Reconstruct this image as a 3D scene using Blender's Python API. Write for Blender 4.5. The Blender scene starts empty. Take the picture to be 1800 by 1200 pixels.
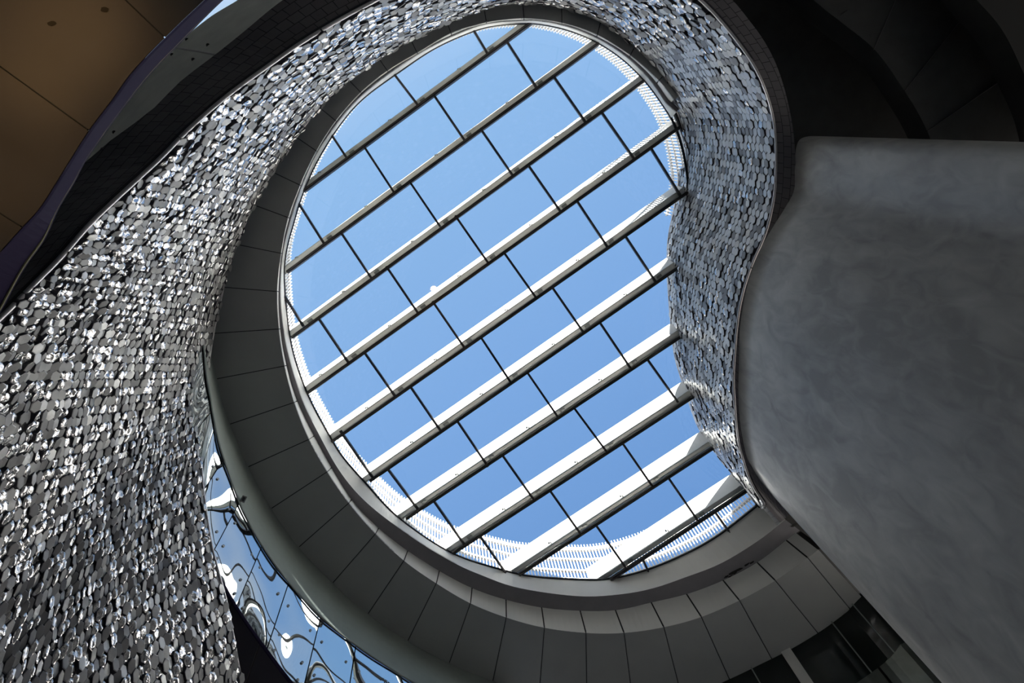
import bpy, math, random
import numpy as np
from mathutils import Vector, Matrix
random.seed(7); np.random.seed(7)
sc = bpy.context.scene
COL = sc.collection
F = 1000.0                                   # focal length in pixels of the 1800 x 1200 frame
# ---------------------------------------------------------------- camera
V_C = Vector((-0.130, -0.380, 1.0)).normalized()        # world "up" seen in the camera frame (x right, y image-down, z forward)
q = V_C.rotation_difference(Vector((0, 0, 1)))
RM = q.to_matrix()
CAM = Vector((0, 0, 1.6))
cd = bpy.data.cameras.new('camera'); cam = bpy.data.objects.new('camera', cd); COL.objects.link(cam)
cd.sensor_width = 36; cd.lens = 36*F/1800.0; cd.clip_end = 500; cd.clip_start = 0.05
right = RM @ Vector((1, 0, 0)); down = RM @ Vector((0, 1, 0)); fwd = RM @ Vector((0, 0, 1))
m = Matrix((right, -down, -fwd)).transposed().to_4x4(); m.translation = CAM
cam.matrix_world = m
sc.camera = cam
# ---------------------------------------------------------------- colour management
sc.view_settings.view_transform = 'Standard'; sc.view_settings.look = 'None'
sc.view_settings.gamma = 1; sc.view_settings.use_curve_mapping = False
sc.view_settings.exposure = 0.0
sc.cycles.max_bounces = 8; sc.cycles.diffuse_bounces = 5; sc.cycles.glossy_bounces = 4
sc.cycles.transparent_max_bounces = 12; sc.cycles.use_denoising = True
sc.cycles.caustics_reflective = False; sc.cycles.caustics_refractive = False
# ---------------------------------------------------------------- sky
SUN_C = Vector((0.03, -0.966, 0.262)).normalized()
SUN_W = RM @ SUN_C
w = bpy.data.worlds.new('world'); sc.world = w; w.use_nodes = True
nt = w.node_tree; nt.nodes.clear()
wo = nt.nodes.new('ShaderNodeOutputWorld'); bg = nt.nodes.new('ShaderNodeBackground')
tc = nt.nodes.new('ShaderNodeTexCoord'); dp = nt.nodes.new('ShaderNodeVectorMath'); dp.operation = 'DOT_PRODUCT'
gd = RM @ Vector((-0.55, -0.83, 0.05)); gd.normalize()
dp.inputs[1].default_value = gd
cr = nt.nodes.new('ShaderNodeValToRGB')
cr.color_ramp.elements[0].position = 0.28; cr.color_ramp.elements[0].color = (0.150, 0.325, 0.690, 1)
cr.color_ramp.elements[1].position = 0.72; cr.color_ramp.elements[1].color = (0.335, 0.575, 0.930, 1)
e = cr.color_ramp.elements.new(0.5); e.color = (0.240, 0.450, 0.840, 1)
e = cr.color_ramp.elements.new(0.97); e.color = (0.9, 0.98, 1.1, 1)
ma = nt.nodes.new('ShaderNodeMath'); ma.operation = 'MULTIPLY_ADD'; ma.inputs[1].default_value = 0.5; ma.inputs[2].default_value = 0.5
nt.links.new(tc.outputs['Generated'], dp.inputs[0]); nt.links.new(dp.outputs['Value'], ma.inputs[0])
nt.links.new(ma.outputs[0], cr.inputs[0])
# pale summer haze towards the horizon
sx = nt.nodes.new('ShaderNodeSeparateXYZ'); hz = nt.nodes.new('ShaderNodeMapRange'); hz.interpolation_type = 'SMOOTHSTEP'
hz.inputs['From Min'].default_value = 0.72; hz.inputs['From Max'].default_value = 0.25; hz.inputs['To Min'].default_value = 0; hz.inputs['To Max'].default_value = 1
mxc = nt.nodes.new('ShaderNodeMix'); mxc.data_type = 'RGBA'; mxc.inputs[7].default_value = (1.0, 0.98, 0.94, 1)
nt.links.new(tc.outputs['Generated'], sx.inputs[0]); nt.links.new(sx.outputs['Z'], hz.inputs['Value'])
nt.links.new(hz.outputs[0], mxc.inputs[0]); nt.links.new(cr.outputs[0], mxc.inputs[6]); nt.links.new(mxc.outputs[2], bg.inputs[0]); nt.links.new(bg.outputs[0], wo.inputs[0])
bg.inputs[1].default_value = 1.0
# ---------------------------------------------------------------- sun
sd = bpy.data.lights.new('sun', 'SUN'); sd.energy = 42.0; sd.angle = 0.009; sd.color = (1.0, 0.95, 0.87)
so = bpy.data.objects.new('sun', sd); COL.objects.link(so)
so.rotation_euler = SUN_W.to_track_quat('Z', 'Y').to_euler(); so.location = CAM + SUN_W*60


# ================================================================ helpers
def W(px, py, z):
    """point seen at pixel px,py of the photograph, z metres along the optical axis"""
    return CAM + RM @ Vector(((px-900)/F*z, (py-600)/F*z, z))
UP = Vector((0, 0, 1))
NR = RM @ Vector((0, 0, 1))                  # normal of the sloping roof plane
VPX, VPY = 900+V_C.x/V_C.z*F, 600+V_C.y/V_C.z*F

def catmull(P, n=8):
    P = [np.array(p, float) for p in P]
    out = []
    for i in range(len(P)-1):
        p0 = P[i-1] if i > 0 else 2*P[0]-P[1]
        p1, p2 = P[i], P[i+1]
        p3 = P[i+2] if i+2 < len(P) else 2*P[-1]-P[-2]
        for k in range(n):
            t = k/n
            out.append(0.5*((2*p1)+(-p0+p2)*t+(2*p0-5*p1+4*p2-p3)*t*t+(-p0+3*p1-3*p2+p3)*t**3))
    out.append(P[-1])
    return out

class Polar:
    """pixel curve as radius over angle around a centre (angles in degrees, unwrapped ascending)"""
    def __init__(s, pts, c, lo):
        s.c = c
        a = []
        for p in pts:
            t = math.degrees(math.atan2(p[1]-c[1], p[0]-c[0]))
            while t < lo: t += 360
            while t >= lo+360: t -= 360
            a.append((t, math.hypot(p[0]-c[0], p[1]-c[1])))
        a.sort()
        s.a = np.array([x[0] for x in a]); s.r = np.array([x[1] for x in a])
    def rad(s, t): return float(np.interp(t, s.a, s.r))
    def pt(s, t, add=0):
        r = s.rad(t)+add
        return (s.c[0]+r*math.cos(math.radians(t)), s.c[1]+r*math.sin(math.radians(t)))

def mesh_obj(name, verts, faces, mat, parent=None, smooth=False, uvs=None, mats=None, fmat=None):
    me = bpy.data.meshes.new(name)
    me.from_pydata([tuple(v) for v in verts], [], faces)
    me.update()
    for mm in (mats or [mat]): me.materials.append(mm)
    if fmat is not None: me.polygons.foreach_set('material_index', fmat)
    if smooth: me.polygons.foreach_set('use_smooth', [True]*len(me.polygons))
    if uvs is not None:
        ul = me.uv_layers.new(name='UVMap')
        li = np.empty(len(me.loops), dtype=np.int32); me.loops.foreach_get('vertex_index', li)
        ul.data.foreach_set('uv', np.array(uvs, dtype=np.float32)[li].ravel())
    o = bpy.data.objects.new(name, me); COL.objects.link(o)
    if parent: o.parent = parent
    return o

class MB:
    def __init__(s): s.v = []; s.f = []
    def quadstrip(s, A, B, closed=False):
        b = len(s.v); n = len(A); s.v += list(A)+list(B)
        for i in range(n if closed else n-1):
            j = (i+1) % n; s.f.append((b+i, b+j, b+n+j, b+n+i))
    def box(s, o, a, b, c):
        """box spanned from corner o by the vectors a, b, c"""
        k = len(s.v)
        s.v += [o, o+a, o+a+b, o+b, o+c, o+a+c, o+a+b+c, o+b+c]
        s.f += [(k+3, k+2, k+1, k), (k+4, k+5, k+6, k+7), (k, k+1, k+5, k+4), (k+1, k+2, k+6, k+5), (k+2, k+3, k+7, k+6), (k+3, k, k+4, k+7)]
    def slab(s, rows, off):
        """closed thick strip: rows = list of point lists (a grid), off = thickness vector or list of them"""
        R = len(rows); n = len(rows[0]); b = len(s.v)
        for r in rows: s.v += list(r)
        for r in rows: s.v += [p+off for p in r]
        T = R*n
        for i in range(R-1):
            for j in range(n-1):
                a = b+i*n+j
                s.f.append((a, a+1, a+n+1, a+n)); s.f.append((T+a+n, T+a+n+1, T+a+1, T+a))
        for j in range(n-1):
            a = b+j; s.f.append((a, T+a, T+a+1, a+1))
            a = b+(R-1)*n+j; s.f.append((a+1, T+a+1, T+a, a))
        for i in range(R-1):
            a = b+i*n; s.f.append((a+n, T+a+n, T+a, a))
            a = b+i*n+n-1; s.f.append((a, T+a, T+a+n, a+n))
    def tube(s, pts, r, sides=8, ref=None):
        n = len(pts); b = len(s.v); ref = ref or UP
        for i, p in enumerate(pts):
            t = (pts[min(i+1, n-1)]-pts[max(i-1, 0)]).normalized()
            x = t.cross(ref).normalized(); y = x.cross(t)
            for k in range(sides):
                a = 2*math.pi*k/sides; s.v.append(p+x*(r*math.cos(a))+y*(r*math.sin(a)))
        for i in range(n-1):
            for k in range(sides):
                a = b+i*sides+k; c = b+i*sides+(k+1) % sides; s.f.append((a, c, c+sides, a+sides))
        s.f.append(tuple(b+k for k in range(sides))[::-1]); s.f.append(tuple(b+(n-1)*sides+k for k in range(sides)))
    def build(s, name, mat, parent=None, smooth=False):
        return mesh_obj(name, s.v, s.f, mat, parent, smooth)

def empty(name, loc):
    o = bpy.data.objects.new(name, None); COL.objects.link(o); o['_loc'] = 1
    del o['_loc']; return o
def tag(o, label, cat, group=None, kind=None):
    o['label'] = label; o['category'] = cat
    if group: o['group'] = group
    if kind: o['kind'] = kind
    return o

# ---------------------------------------------------------------- materials
def mat(name, col, rough=0.5, metal=0.0, noise=0, nscale=4, bump=0, bscale=20, spec=0.5, coat=0, coat_rough=0.05, ior=1.5, stretch=None):
    m = bpy.data.materials.new(name); m.use_nodes = True; n = m.node_tree; b = n.nodes['Principled BSDF']
    b.inputs['Base Color'].default_value = (*col, 1); b.inputs['Roughness'].default_value = rough
    b.inputs['Metallic'].default_value = metal; b.inputs['IOR'].default_value = ior
    b.inputs['Specular IOR Level'].default_value = spec
    b.inputs['Coat Weight'].default_value = coat; b.inputs['Coat Roughness'].default_value = coat_rough
    tcn = n.nodes.new('ShaderNodeTexCoord'); src = tcn.outputs['Object']
    if stretch:
        mp = n.nodes.new('ShaderNodeMapping'); mp.inputs['Scale'].default_value = stretch
        n.links.new(src, mp.inputs[0]); src = mp.outputs[0]
    if noise:
        t = n.nodes.new('ShaderNodeTexNoise'); t.inputs['Scale'].default_value = nscale; t.inputs['Detail'].default_value = 5
        n.links.new(src, t.inputs['Vector'])
        r = n.nodes.new('ShaderNodeValToRGB')
        r.color_ramp.elements[0].position = 0.3; r.color_ramp.elements[1].position = 0.7
        r.color_ramp.elements[0].color = (*[c*(1-noise) for c in col], 1)
        r.color_ramp.elements[1].color = (*[min(1, c*(1+noise)) for c in col], 1)
        n.links.new(t.outputs['Fac'], r.inputs[0]); n.links.new(r.outputs[0], b.inputs['Base Color'])
    if bump:
        t = n.nodes.new('ShaderNodeTexNoise'); t.inputs['Scale'].default_value = bscale; t.inputs['Detail'].default_value = 3
        n.links.new(src, t.inputs['Vector'])
        bp = n.nodes.new('ShaderNodeBump'); bp.inputs['Strength'].default_value = bump; bp.inputs['Distance'].default_value = 0.05
        n.links.new(t.outputs['Fac'], bp.inputs['Height']); n.links.new(bp.outputs[0], b.inputs['Normal'])
    return m

def glass_mat(name, tint, refl_rough=0.02, ior=1.45):
    m = bpy.data.materials.new(name); m.use_nodes = True; n = m.node_tree; n.nodes.clear()
    o = n.nodes.new('ShaderNodeOutputMaterial'); mx = n.nodes.new('ShaderNodeMixShader')
    tr = n.nodes.new('ShaderNodeBsdfTransparent'); tr.inputs[0].default_value = (*tint, 1)
    gl = n.nodes.new('ShaderNodeBsdfGlossy'); gl.inputs['Roughness'].default_value = refl_rough
    # Schlick reflectance of a thin pane, the same from both sides
    lw = n.nodes.new('ShaderNodeLayerWeight'); lw.inputs[0].default_value = 0.5
    pw = n.nodes.new('ShaderNodeMath'); pw.operation = 'POWER'; pw.inputs[1].default_value = 5
    fr = n.nodes.new('ShaderNodeMath'); fr.operation = 'MULTIPLY_ADD'; fr.inputs[1].default_value = 0.95; fr.inputs[2].default_value = 0.03
    n.links.new(lw.outputs['Facing'], pw.inputs[0]); n.links.new(pw.outputs[0], fr.inputs[0])
    n.links.new(fr.outputs[0], mx.inputs[0]); n.links.new(tr.outputs[0], mx.inputs[1]); n.links.new(gl.outputs[0], mx.inputs[2])
    n.links.new(mx.outputs[0], o.inputs[0])
    return m

M = {
 'white': mat('white_painted_steel', (0.80, 0.79, 0.76), 0.45, noise=0.05, nscale=3),
 'white_screen': mat('white_powder_coat', (0.66, 0.655, 0.65), 0.5),
 'darksteel': mat('dark_bronze_aluminium', (0.055, 0.048, 0.045), 0.42, 0.3),
 'gasket': mat('black_gasket', (0.006, 0.006, 0.006), 0.6),
 'clip': mat('grey_steel_clip', (0.25, 0.25, 0.24), 0.4, 0.6),
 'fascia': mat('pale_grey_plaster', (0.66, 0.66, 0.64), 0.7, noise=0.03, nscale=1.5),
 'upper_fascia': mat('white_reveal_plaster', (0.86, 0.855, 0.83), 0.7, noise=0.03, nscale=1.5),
 'soffit_strip': mat('dark_grey_plaster', (0.20, 0.19, 0.205), 0.75, noise=0.05),  # ledge soffit plaster, a darker, slightly purple grey than the fascias
 'soffit': mat('charcoal_soffit_panel', (0.34, 0.348, 0.345), 0.6, noise=0.04, nscale=1.2),
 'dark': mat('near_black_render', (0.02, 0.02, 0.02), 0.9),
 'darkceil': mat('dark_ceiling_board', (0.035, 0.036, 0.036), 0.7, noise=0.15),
 'band': mat('green_grey_board', (0.20, 0.23, 0.215), 0.6, noise=0.05),
 'purple': mat('dark_purple_grey_board', (0.05, 0.046, 0.062), 0.7, spec=0.3),
 'brown': mat('warm_brown_ceiling_board', (0.072, 0.058, 0.046), 0.65, noise=0.08, nscale=0.8),
 'purple_edge': mat('violet_black_edge_trim', (0.022, 0.017, 0.042), 0.8, spec=0.08),
 'floor': mat('pale_stone_floor', (0.58, 0.565, 0.54), 0.5, noise=0.1),
 'roofouter': mat('roof_membrane', (0.55, 0.53, 0.50), 0.8, noise=0.1),
 'stain': mat('dark_damp_stain', (0.018, 0.017, 0.015), 0.9, noise=0.4, nscale=12),
 'added_wall': mat('pale_added_wall', (0.6, 0.6, 0.59), 0.8),
 'black': mat('black_plastic', (0.01, 0.01, 0.01), 0.4),
 'glass': glass_mat('clear_glazing', (0.95, 0.97, 0.98)),
}
# concrete
def concrete():
    m = mat('smooth_fair_faced_concrete', (0.30, 0.30, 0.29), 0.5)
    n = m.node_tree; b = n.nodes['Principled BSDF']; tcn = n.nodes['Texture Coordinate']
    mp = n.nodes.new('ShaderNodeMapping'); mp.inputs['Scale'].default_value = (1, 1, 0.55); n.links.new(tcn.outputs['Object'], mp.inputs[0])
    t1 = n.nodes.new('ShaderNodeTexNoise'); t1.inputs['Scale'].default_value = 0.7; t1.inputs['Detail'].default_value = 8; t1.inputs['Distortion'].default_value = 0.8
    t2 = n.nodes.new('ShaderNodeTexNoise'); t2.inputs['Scale'].default_value = 3.5; t2.inputs['Detail'].default_value = 6; t2.inputs['Distortion'].default_value = 1.2
    for t in (t1, t2): n.links.new(mp.outputs[0], t.inputs['Vector'])
    mx = n.nodes.new('ShaderNodeMath'); mx.operation = 'MULTIPLY_ADD'; mx.inputs[1].default_value = 0.6
    n.links.new(t2.outputs['Fac'], mx.inputs[0]); n.links.new(t1.outputs['Fac'], mx.inputs[2])
    r = n.nodes.new('ShaderNodeValToRGB'); r.color_ramp.elements[0].position = 0.6; r.color_ramp.elements[1].position = 1.02
    r.color_ramp.elements[0].color = (0.27, 0.266, 0.262, 1); r.color_ramp.elements[1].color = (0.45, 0.447, 0.43, 1)
    n.links.new(mx.outputs[0], r.inputs[0]); n.links.new(r.outputs[0], b.inputs['Base Color'])
    rr = n.nodes.new('ShaderNodeMapRange'); rr.inputs['To Min'].default_value = 0.62; rr.inputs['To Max'].default_value = 0.34
    n.links.new(t2.outputs['Fac'], rr.inputs['Value']); n.links.new(rr.outputs[0], b.inputs['Roughness'])
    bp = n.nodes.new('ShaderNodeBump'); bp.inputs['Strength'].default_value = 0.25; bp.inputs['Distance'].default_value = 0.03
    n.links.new(mx.outputs[0], bp.inputs['Height']); n.links.new(bp.outputs[0], b.inputs['Normal'])
    return m
M['concrete'] = concrete()
# small square tiles on the underside of the tiled wall
def tiled_under():
    m = mat('dark_square_tiles', (0.05, 0.046, 0.052), 0.55)
    n = m.node_tree; b = n.nodes['Principled BSDF']; uv = n.nodes.new('ShaderNodeUVMap')
    br = n.nodes.new('ShaderNodeTexBrick'); br.inputs['Scale'].default_value = 1.0
    br.inputs['Brick Width'].default_value = 0.20; br.inputs['Row Height'].default_value = 0.16
    br.inputs['Mortar Size'].default_value = 0.006; br.offset = 0.35
    br.inputs['Color1'].default_value = (0.13, 0.12, 0.13, 1); br.inputs['Color2'].default_value = (0.105, 0.098, 0.108, 1)
    br.inputs['Mortar'].default_value = (0.008, 0.008, 0.008, 1)
    n.links.new(uv.outputs[0], br.inputs['Vector']); n.links.new(br.outputs['Color'], b.inputs['Base Color'])
    return m
M['tiled_under'] = tiled_under()
# wavy mirror glass
def mirror():
    m = mat('rippled_mirror_glass', (0.62, 0.68, 0.70), 0.02, 1.0)
    n = m.node_tree; b = n.nodes['Principled BSDF']; uv = n.nodes.new('ShaderNodeUVMap')
    t = n.nodes.new('ShaderNodeTexNoise'); t.inputs['Scale'].default_value = 0.8; t.inputs['Detail'].default_value = 0.5
    n.links.new(uv.outputs[0], t.inputs['Vector'])
    bp = n.nodes.new('ShaderNodeBump'); bp.inputs['Strength'].default_value = 0.5; bp.inputs['Distance'].default_value = 0.05
    n.links.new(t.outputs['Fac'], bp.inputs['Height']); n.links.new(bp.outputs[0], b.inputs['Normal'])
    return m
M['mirror'] = mirror()
def dark_mirror():
    m = mat('dark_reflective_glazing', (0.015, 0.02, 0.018), 0.04, 0.0, ior=1.5)
    return m
M['dark_glass'] = dark_mirror()
M['green_glass'] = mat('grey_green_reflective_glazing', (0.16, 0.18, 0.165), 0.12, 0.5, noise=0.35, nscale=0.9, bump=0.5, bscale=1.5)
# hexagonal tiles
M['tile_matt'] = mat('matt_grey_glazed_tile', (0.17, 0.166, 0.168), 0.42, 0.0, coat=0.25, coat_rough=0.2)
M['tile_gloss'] = mat('glossy_grey_glazed_tile', (0.46, 0.46, 0.46), 0.30, 0.15, coat=0.5, coat_rough=0.12, bump=0.35, bscale=9)
M['tile_silver'] = mat('silver_lustre_glazed_tile', (0.54, 0.52, 0.52), 0.07, 0.75, coat=1.0, coat_rough=0.03, bump=0.6, bscale=8)
M['tile_side'] = mat('shadow_dark_tile_edge', (0.025, 0.022, 0.03), 0.5)  # shadow beside raised tiles put into the dark colour of their sides
M['edge_trim'] = mat('pale_metal_edge_trim', (0.55, 0.53, 0.55), 0.3, 0.6)

# ================================================================ pixel curves read off the photograph
CA = (880, 540)
A_L = [(1340,882),(1260,943),(1200,976),(1133,1003),(1067,1018),(1000,1018),(933,1013),(887,1003),(793,972),(700,910),(640,847),(600,801),(575,760),(543,700),(520,640),(508,590),(501,530),(498,480),(502,440),(514,395),(531,340),(560,276),(600,214),(640,170),(700,126),(765,83),(833,53),(875,43),(917,40),(950,41),(1000,52),(1050,73),(1095,103),(1133,140),(1162,178),(1183,213),(1198,255),(1206,295),(1209,330),(1203,372),(1194,410),(1190,445),(1190,490),(1192,530),(1197,590),(1204,645),(1219,695),(1232,735),(1248,775),(1275,815),(1305,848)]
B_L = [(1382,912),(1333,950),(1267,990),(1200,1016),(1150,1033),(1100,1043),(1033,1048),(965,1042),(900,1030),(850,1012),(800,990),(733,950),(650,888),(600,832),(560,762),(530,700),(506,620),(496,560),(493,500),(500,430),(524,343),(555,272),(598,208),(640,163),(696,120),(762,79),(833,47),(875,38),(917,35.5),(950,36),(1002,47),(1055,69),(1100,98),(1140,136),(1172,182)]
C_L = [(1413,928),(1390,943),(1333,987),(1277,1017),(1213,1042),(1147,1058),(1083,1072),(1017,1073),(950,1067),(887,1053),(827,1032),(767,1000),(710,963),(660,923),(616,876),(565,790),(520,700),(499,625),(490,560),(489,500),(497,425),(521,341),(553,269),(596,205),(637,160),(692,117),(760,76),(833,44),(875,36),(917,33.5),(950,34),(1003,44),(1058,67),(1105,96),(1146,134),(1176,176)]
D_L = [(1439,965),(1420,980),(1363,1020),(1300,1055),(1233,1084),(1167,1102),(1097,1112),(1030,1112),(957,1103),(890,1085),(827,1060),(767,1025),(710,985),(660,938),(613,884),(575,829),(543,772),(517,707),(497,630),(489,575),(487,512),(494,445),(506,385),(524,335),(553,267),(592,207),(635,160),(683,123),(733,93),(793,58),(833,45),(867,37),(917,32),(950,32),(1000,42),(1050,61),(1108,97),(1145,128),(1175,160)]
PA, PB, PC, PD = [Polar(catmull(L, 6), CA, 20) for L in (A_L, B_L, C_L, D_L)]
A0, A1 = 36.7, 312.0
ZA, ZB, ZC, ZD = 16.0, 15.42, 15.42, 14.82
JOINTS = [((1439,965),(1530,1065)),((1420,980),(1496,1072)),((1363,1020),(1440,1115)),((1300,1055),(1358,1160)),((1233,1084),(1284,1197)),((1167,1102),(1200,1230)),((1097,1112),(1114,1245)),((1030,1112),(1032,1245)),((957,1103),(947,1228)),((890,1085),(865,1203)),((827,1060),(787,1173)),((767,1025),(713,1134)),((710,985),(642,1086)),((660,938),(580,1030)),((613,884),(520,966)),((575,829),(470,898)),((543,772),(428,824)),((517,707),(396,748)),((500,643),(368,668)),((490,578),(340,588)),((487,512),(335,500)),((494,445),(345,415)),((506,382),(365,330)),((527,325),(395,262)),((556,265),(440,185)),((590,212),(490,130)),((634,162),(545,70)),((681,124),(612,25)),((733,92),(678,-20)),((793,58),(750,-55)),((855,39),(835,-85)),((921,32),(910,-95)),((988,40),(985,-85)),((1050,61),(1080,-55)),((1108,97),(1160,-5)),((1158,141),(1240,60)),((1185,175),(1290,110))]

# ================================================================ roof skylight
def ring_pts(P, z, n, a0=A0, a1=A1, add=0):
    return [W(*P.pt(a0+(a1-a0)*i/(n-1), add), z) for i in range(n)]
sky = empty('window_1', None)
tag(sky, 'large egg-shaped roof skylight of clear rectangular panes in staggered rows', 'skylight', kind='structure')
# glass
ang = np.arange(20, 380, 2.0)
gv = [W(*PA.pt(a, 4), ZA+0.03) for a in ang]; n = len(gv)
gl = mesh_obj('glazing', gv + [v+NR*0.03 for v in gv], [tuple(range(n)), tuple(range(2*n-1, n-1, -1))]+[(i, n+i, n+(i+1) % n, (i+1) % n) for i in range(n)], M['glass'], sky)
# black gasket and metal frame hugging the edge of the opening
fine = np.arange(20, 380.1, 1.5)
g = MB(); g.slab([[W(*PA.pt(a, -1.6), ZA-0.02) for a in fine], [W(*PA.pt(a, 2.5), ZA-0.02) for a in fine]], NR*0.05); g.build('edge_gasket', M['gasket'], sky)

BEAMS = [
 [(532,333),(640,262),(762,170.5),(890,77),(941,40)],
 [(507,480),(601.7,412),(722,322),(847,230),(975,138),(1052,78)],
 [(514,593),(563,563),(682,472),(803,383),(930,293),(1060,200),(1133,146)],
 [(541,690),(643,622),(763,533),(888,447),(1015,355),(1145,263),(1196,226)],
 [(583,774),(723,681),(847,595),(972,507),(1100,417),(1209,340)],
 [(650,843),(805,741),(928,656),(1055,568),(1192,472)],
 [(715,911),(763,880),(885,802),(1010,718),(1138,632),(1198,588)],
 [(797,972),(845,943),(967,862),(1095,780),(1221,694)],
 [(912,1008),(1048,923),(1175,840),(1252,785)],
 [(1072,1017),(1130,983),(1257,900),(1318,857)]]
MULL = [
 ((585,240),(608,275)),((690,127),(733,183)),((833,55),(857,95)),
 ((527,360),(570,428)),((643,262),(692,337)),((765,171),(816,246)),((893,77),(943,155)),
 ((602,412),(652,487)),((722,322),(773,397)),((847,230),(902,310)),((975,138),(1030,217)),
 ((502,522),(533,572)),((563,563),(613,637)),((682,472),(735,550)),((803,383),(858,462)),((930,293),(985,372)),((1060,202),(1113,278)),
 ((643,622),(695,696)),((763,533),(816,610)),((888,447),(942,523)),((1015,355),(1068,435)),((1145,263),(1196,345)),
 ((601,760),(655,838)),((723,681),(775,757)),((847,595),(898,672)),((972,507),(1026,585)),((1100,417),(1153,497)),
 ((683,825),(734,893)),((805,741),(857,818)),((928,656),(981,733)),((1055,568),(1108,647)),
 ((763,880),(817,957)),((885,802),(938,877)),((1010,718),(1065,792)),((1138,632),(1190,705)),
 ((845,943),(888,1004)),((967,862),(1020,937)),((1095,780),(1147,855)),
 ((1048,923),(1100,997)),((1175,840),(1226,914)),
 ((1130,983),(1138,1001)),((1257,900),(1281,934))]
for a, b in MULL:
    p, q_ = W(*a, ZA), W(*b, ZA); d = (q_-p).normalized(); s = d.cross(NR).normalized(); p = p-d*0.07; q_ = q_+d*0.03
    mb = MB(); mb.box(p-s*0.03-NR*0.06, q_-p, s*0.06, NR*0.085)
    mb.box(p-s*0.012-NR*0.10, q_-p, s*0.024, NR*0.04)
    mb.build('mullion', M['darksteel'], sky)
ORD = ['first','second','third','fourth','fifth','sixth','seventh','eighth','ninth','tenth']
for bi, L in enumerate(BEAMS):
    # straight line through the read points
    P = np.array(L, float); Q = P[1:-1] if len(P) > 3 else P; c = Q.mean(0); u, s_, vt = np.linalg.svd(Q-c); d2 = vt[0]*np.sign(vt[0][0])
    t0 = (P[0]-c) @ d2; t1 = (P[-1]-c) @ d2
    e0, e1 = c+d2*t0, c+d2*t1
    p, q_ = W(e0[0], e0[1], ZA), W(e1[0], e1[1], ZA)
    d = (q_-p).normalized(); s = NR.cross(d).normalized()
    if s.dot(RM @ Vector((-0.574, -0.819, 0))) < 0: s = -s       # towards the upper left
    # glazing bar below the glass
    g = MB(); g.box(p-s*0.005-NR*0.08, q_-p, s*0.085, NR*0.11); g.box(p+s*0.025-NR*0.11, q_-p, s*0.022, NR*0.03)
    g.build('glazing_bar', M['darksteel'], sky)
    # the beam above the glass: upright box section with a lipped lower flange
    root = empty('sunshade_louvre', None)
    pos = 'sloping up to the right above the skylight glass'
    tag(root, f'long white sunshade louvre beam over the skylight, {ORD[bi]} of ten from the upper left', 'sunshade louvre', 'parallel white louvre beams over the skylight')
    H = UP*0.56
    off_ = 0.07-0.0065*bi
    o = p+s*off_+NR*0.10 - d*0.55
    L_ = (q_-p).length+(0.85 if bi < 4 else 0.58)
    # lens-shaped web
    prof = [(0.0, 0.085), (0.015, 0.072), (0.09, 0.034), (0.165, 0.004), (0.19, 0.0), (0.19, 0.56), (0.17, 0.58), (0.02, 0.58), (0.0, 0.56)]
    vs = [o+s*a+UP*b for a, b in prof]+[o+d*L_+s*a+UP*b for a, b in prof]; k = len(prof)
    mesh_obj('box_section', vs, [tuple(range(k))[::-1], tuple(range(k, 2*k))]+[(i, (i+1) % k, k+(i+1) % k, k+i) for i in range(k)], M['white'], root)
    fl = MB(); fl.box(o+s*0.182-UP*0.03+d*0.62, d*(L_-0.9), s*0.02, UP*0.04); fl.box(o+s*0.0+UP*0.058, d*L_, s*0.012, UP*0.03)
    fl.build('flange_lip', M['white'], root)
    # bolted plates where the mullions meet the beam, and small clips between
    for (a, b) in MULL:
        bx = np.array(b, float); dist = abs((bx-e0) @ np.array([-d2[1], d2[0]])); tt = (bx-e0) @ d2
        if dist < 9 and 10 < tt < (t1-t0)-20:
            cpt = p+d*((tt+8)/62.5)
            pl = MB(); q0 = cpt+s*(off_+0.05)+NR*0.10+UP*0.038; sv = (s*0.09-UP*0.043); pl.box(q0, d*0.16, sv, UP*-0.012)
            for (i, j) in ((0.03, 0.03), (0.13, 0.07)): pl.box(q0+d*i+sv*(j*10)-UP*0.012, d*0.02, s*0.02, UP*-0.02)
            pl.build('bolt_plate', M['clip'], root)
            cl = MB(); q0 = p+d*((tt-58)/62.5)+s*0.255+NR*0.08
            if (tt-58) > 5:
                cl.box(q0, d*0.05, s*0.03, UP*0.05); cl.box(q0+d*0.06-s*0.03, d*0.03, s*0.05, UP*0.03)
                cl.build('clip', M['clip'], root)

# outer roof slab around the opening (keeps daylight out everywhere else)
OPN2 = [(330,40),(345,-70),(470,-120),(520,-40),(440,20),(380,75)]
def slab_with_hole():
    bm_v = []; outer = []
    N = 120
    angs = [20+360*i/N for i in range(N)]
    rows = []
    for add, k in ((6, None), (40, None), (400, None), (760, None)):
        rows.append([W(*PA.pt(a, add), ZA+0.06) for a in angs])
    mb = MB()
    for i in range(3):
        # leave a gap for the small clerestory opening in the far upper left
        b = len(mb.v); mb.v += rows[i]+rows[i+1]
        for j in range(N):
            k2 = (j+1) % N; cpx = PA.pt(angs[j]+1.5, [23, 220, 750][i])
            if i == 1 and 214 <= angs[j] <= 244: continue
            mb.f.append((b+j, b+k2, b+N+k2, b+N+j))
    return mb
slab = slab_with_hole().build('ceiling_roof_slab', M['dark'])
slab.name = 'ceiling'; tag(slab, 'dark sloping roof deck surrounding the egg-shaped skylight opening', 'ceiling', kind='structure')
md = slab.modifiers.new('Solidify', 'SOLIDIFY'); md.thickness = 0.12; md.offset = 1 if True else -1

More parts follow.
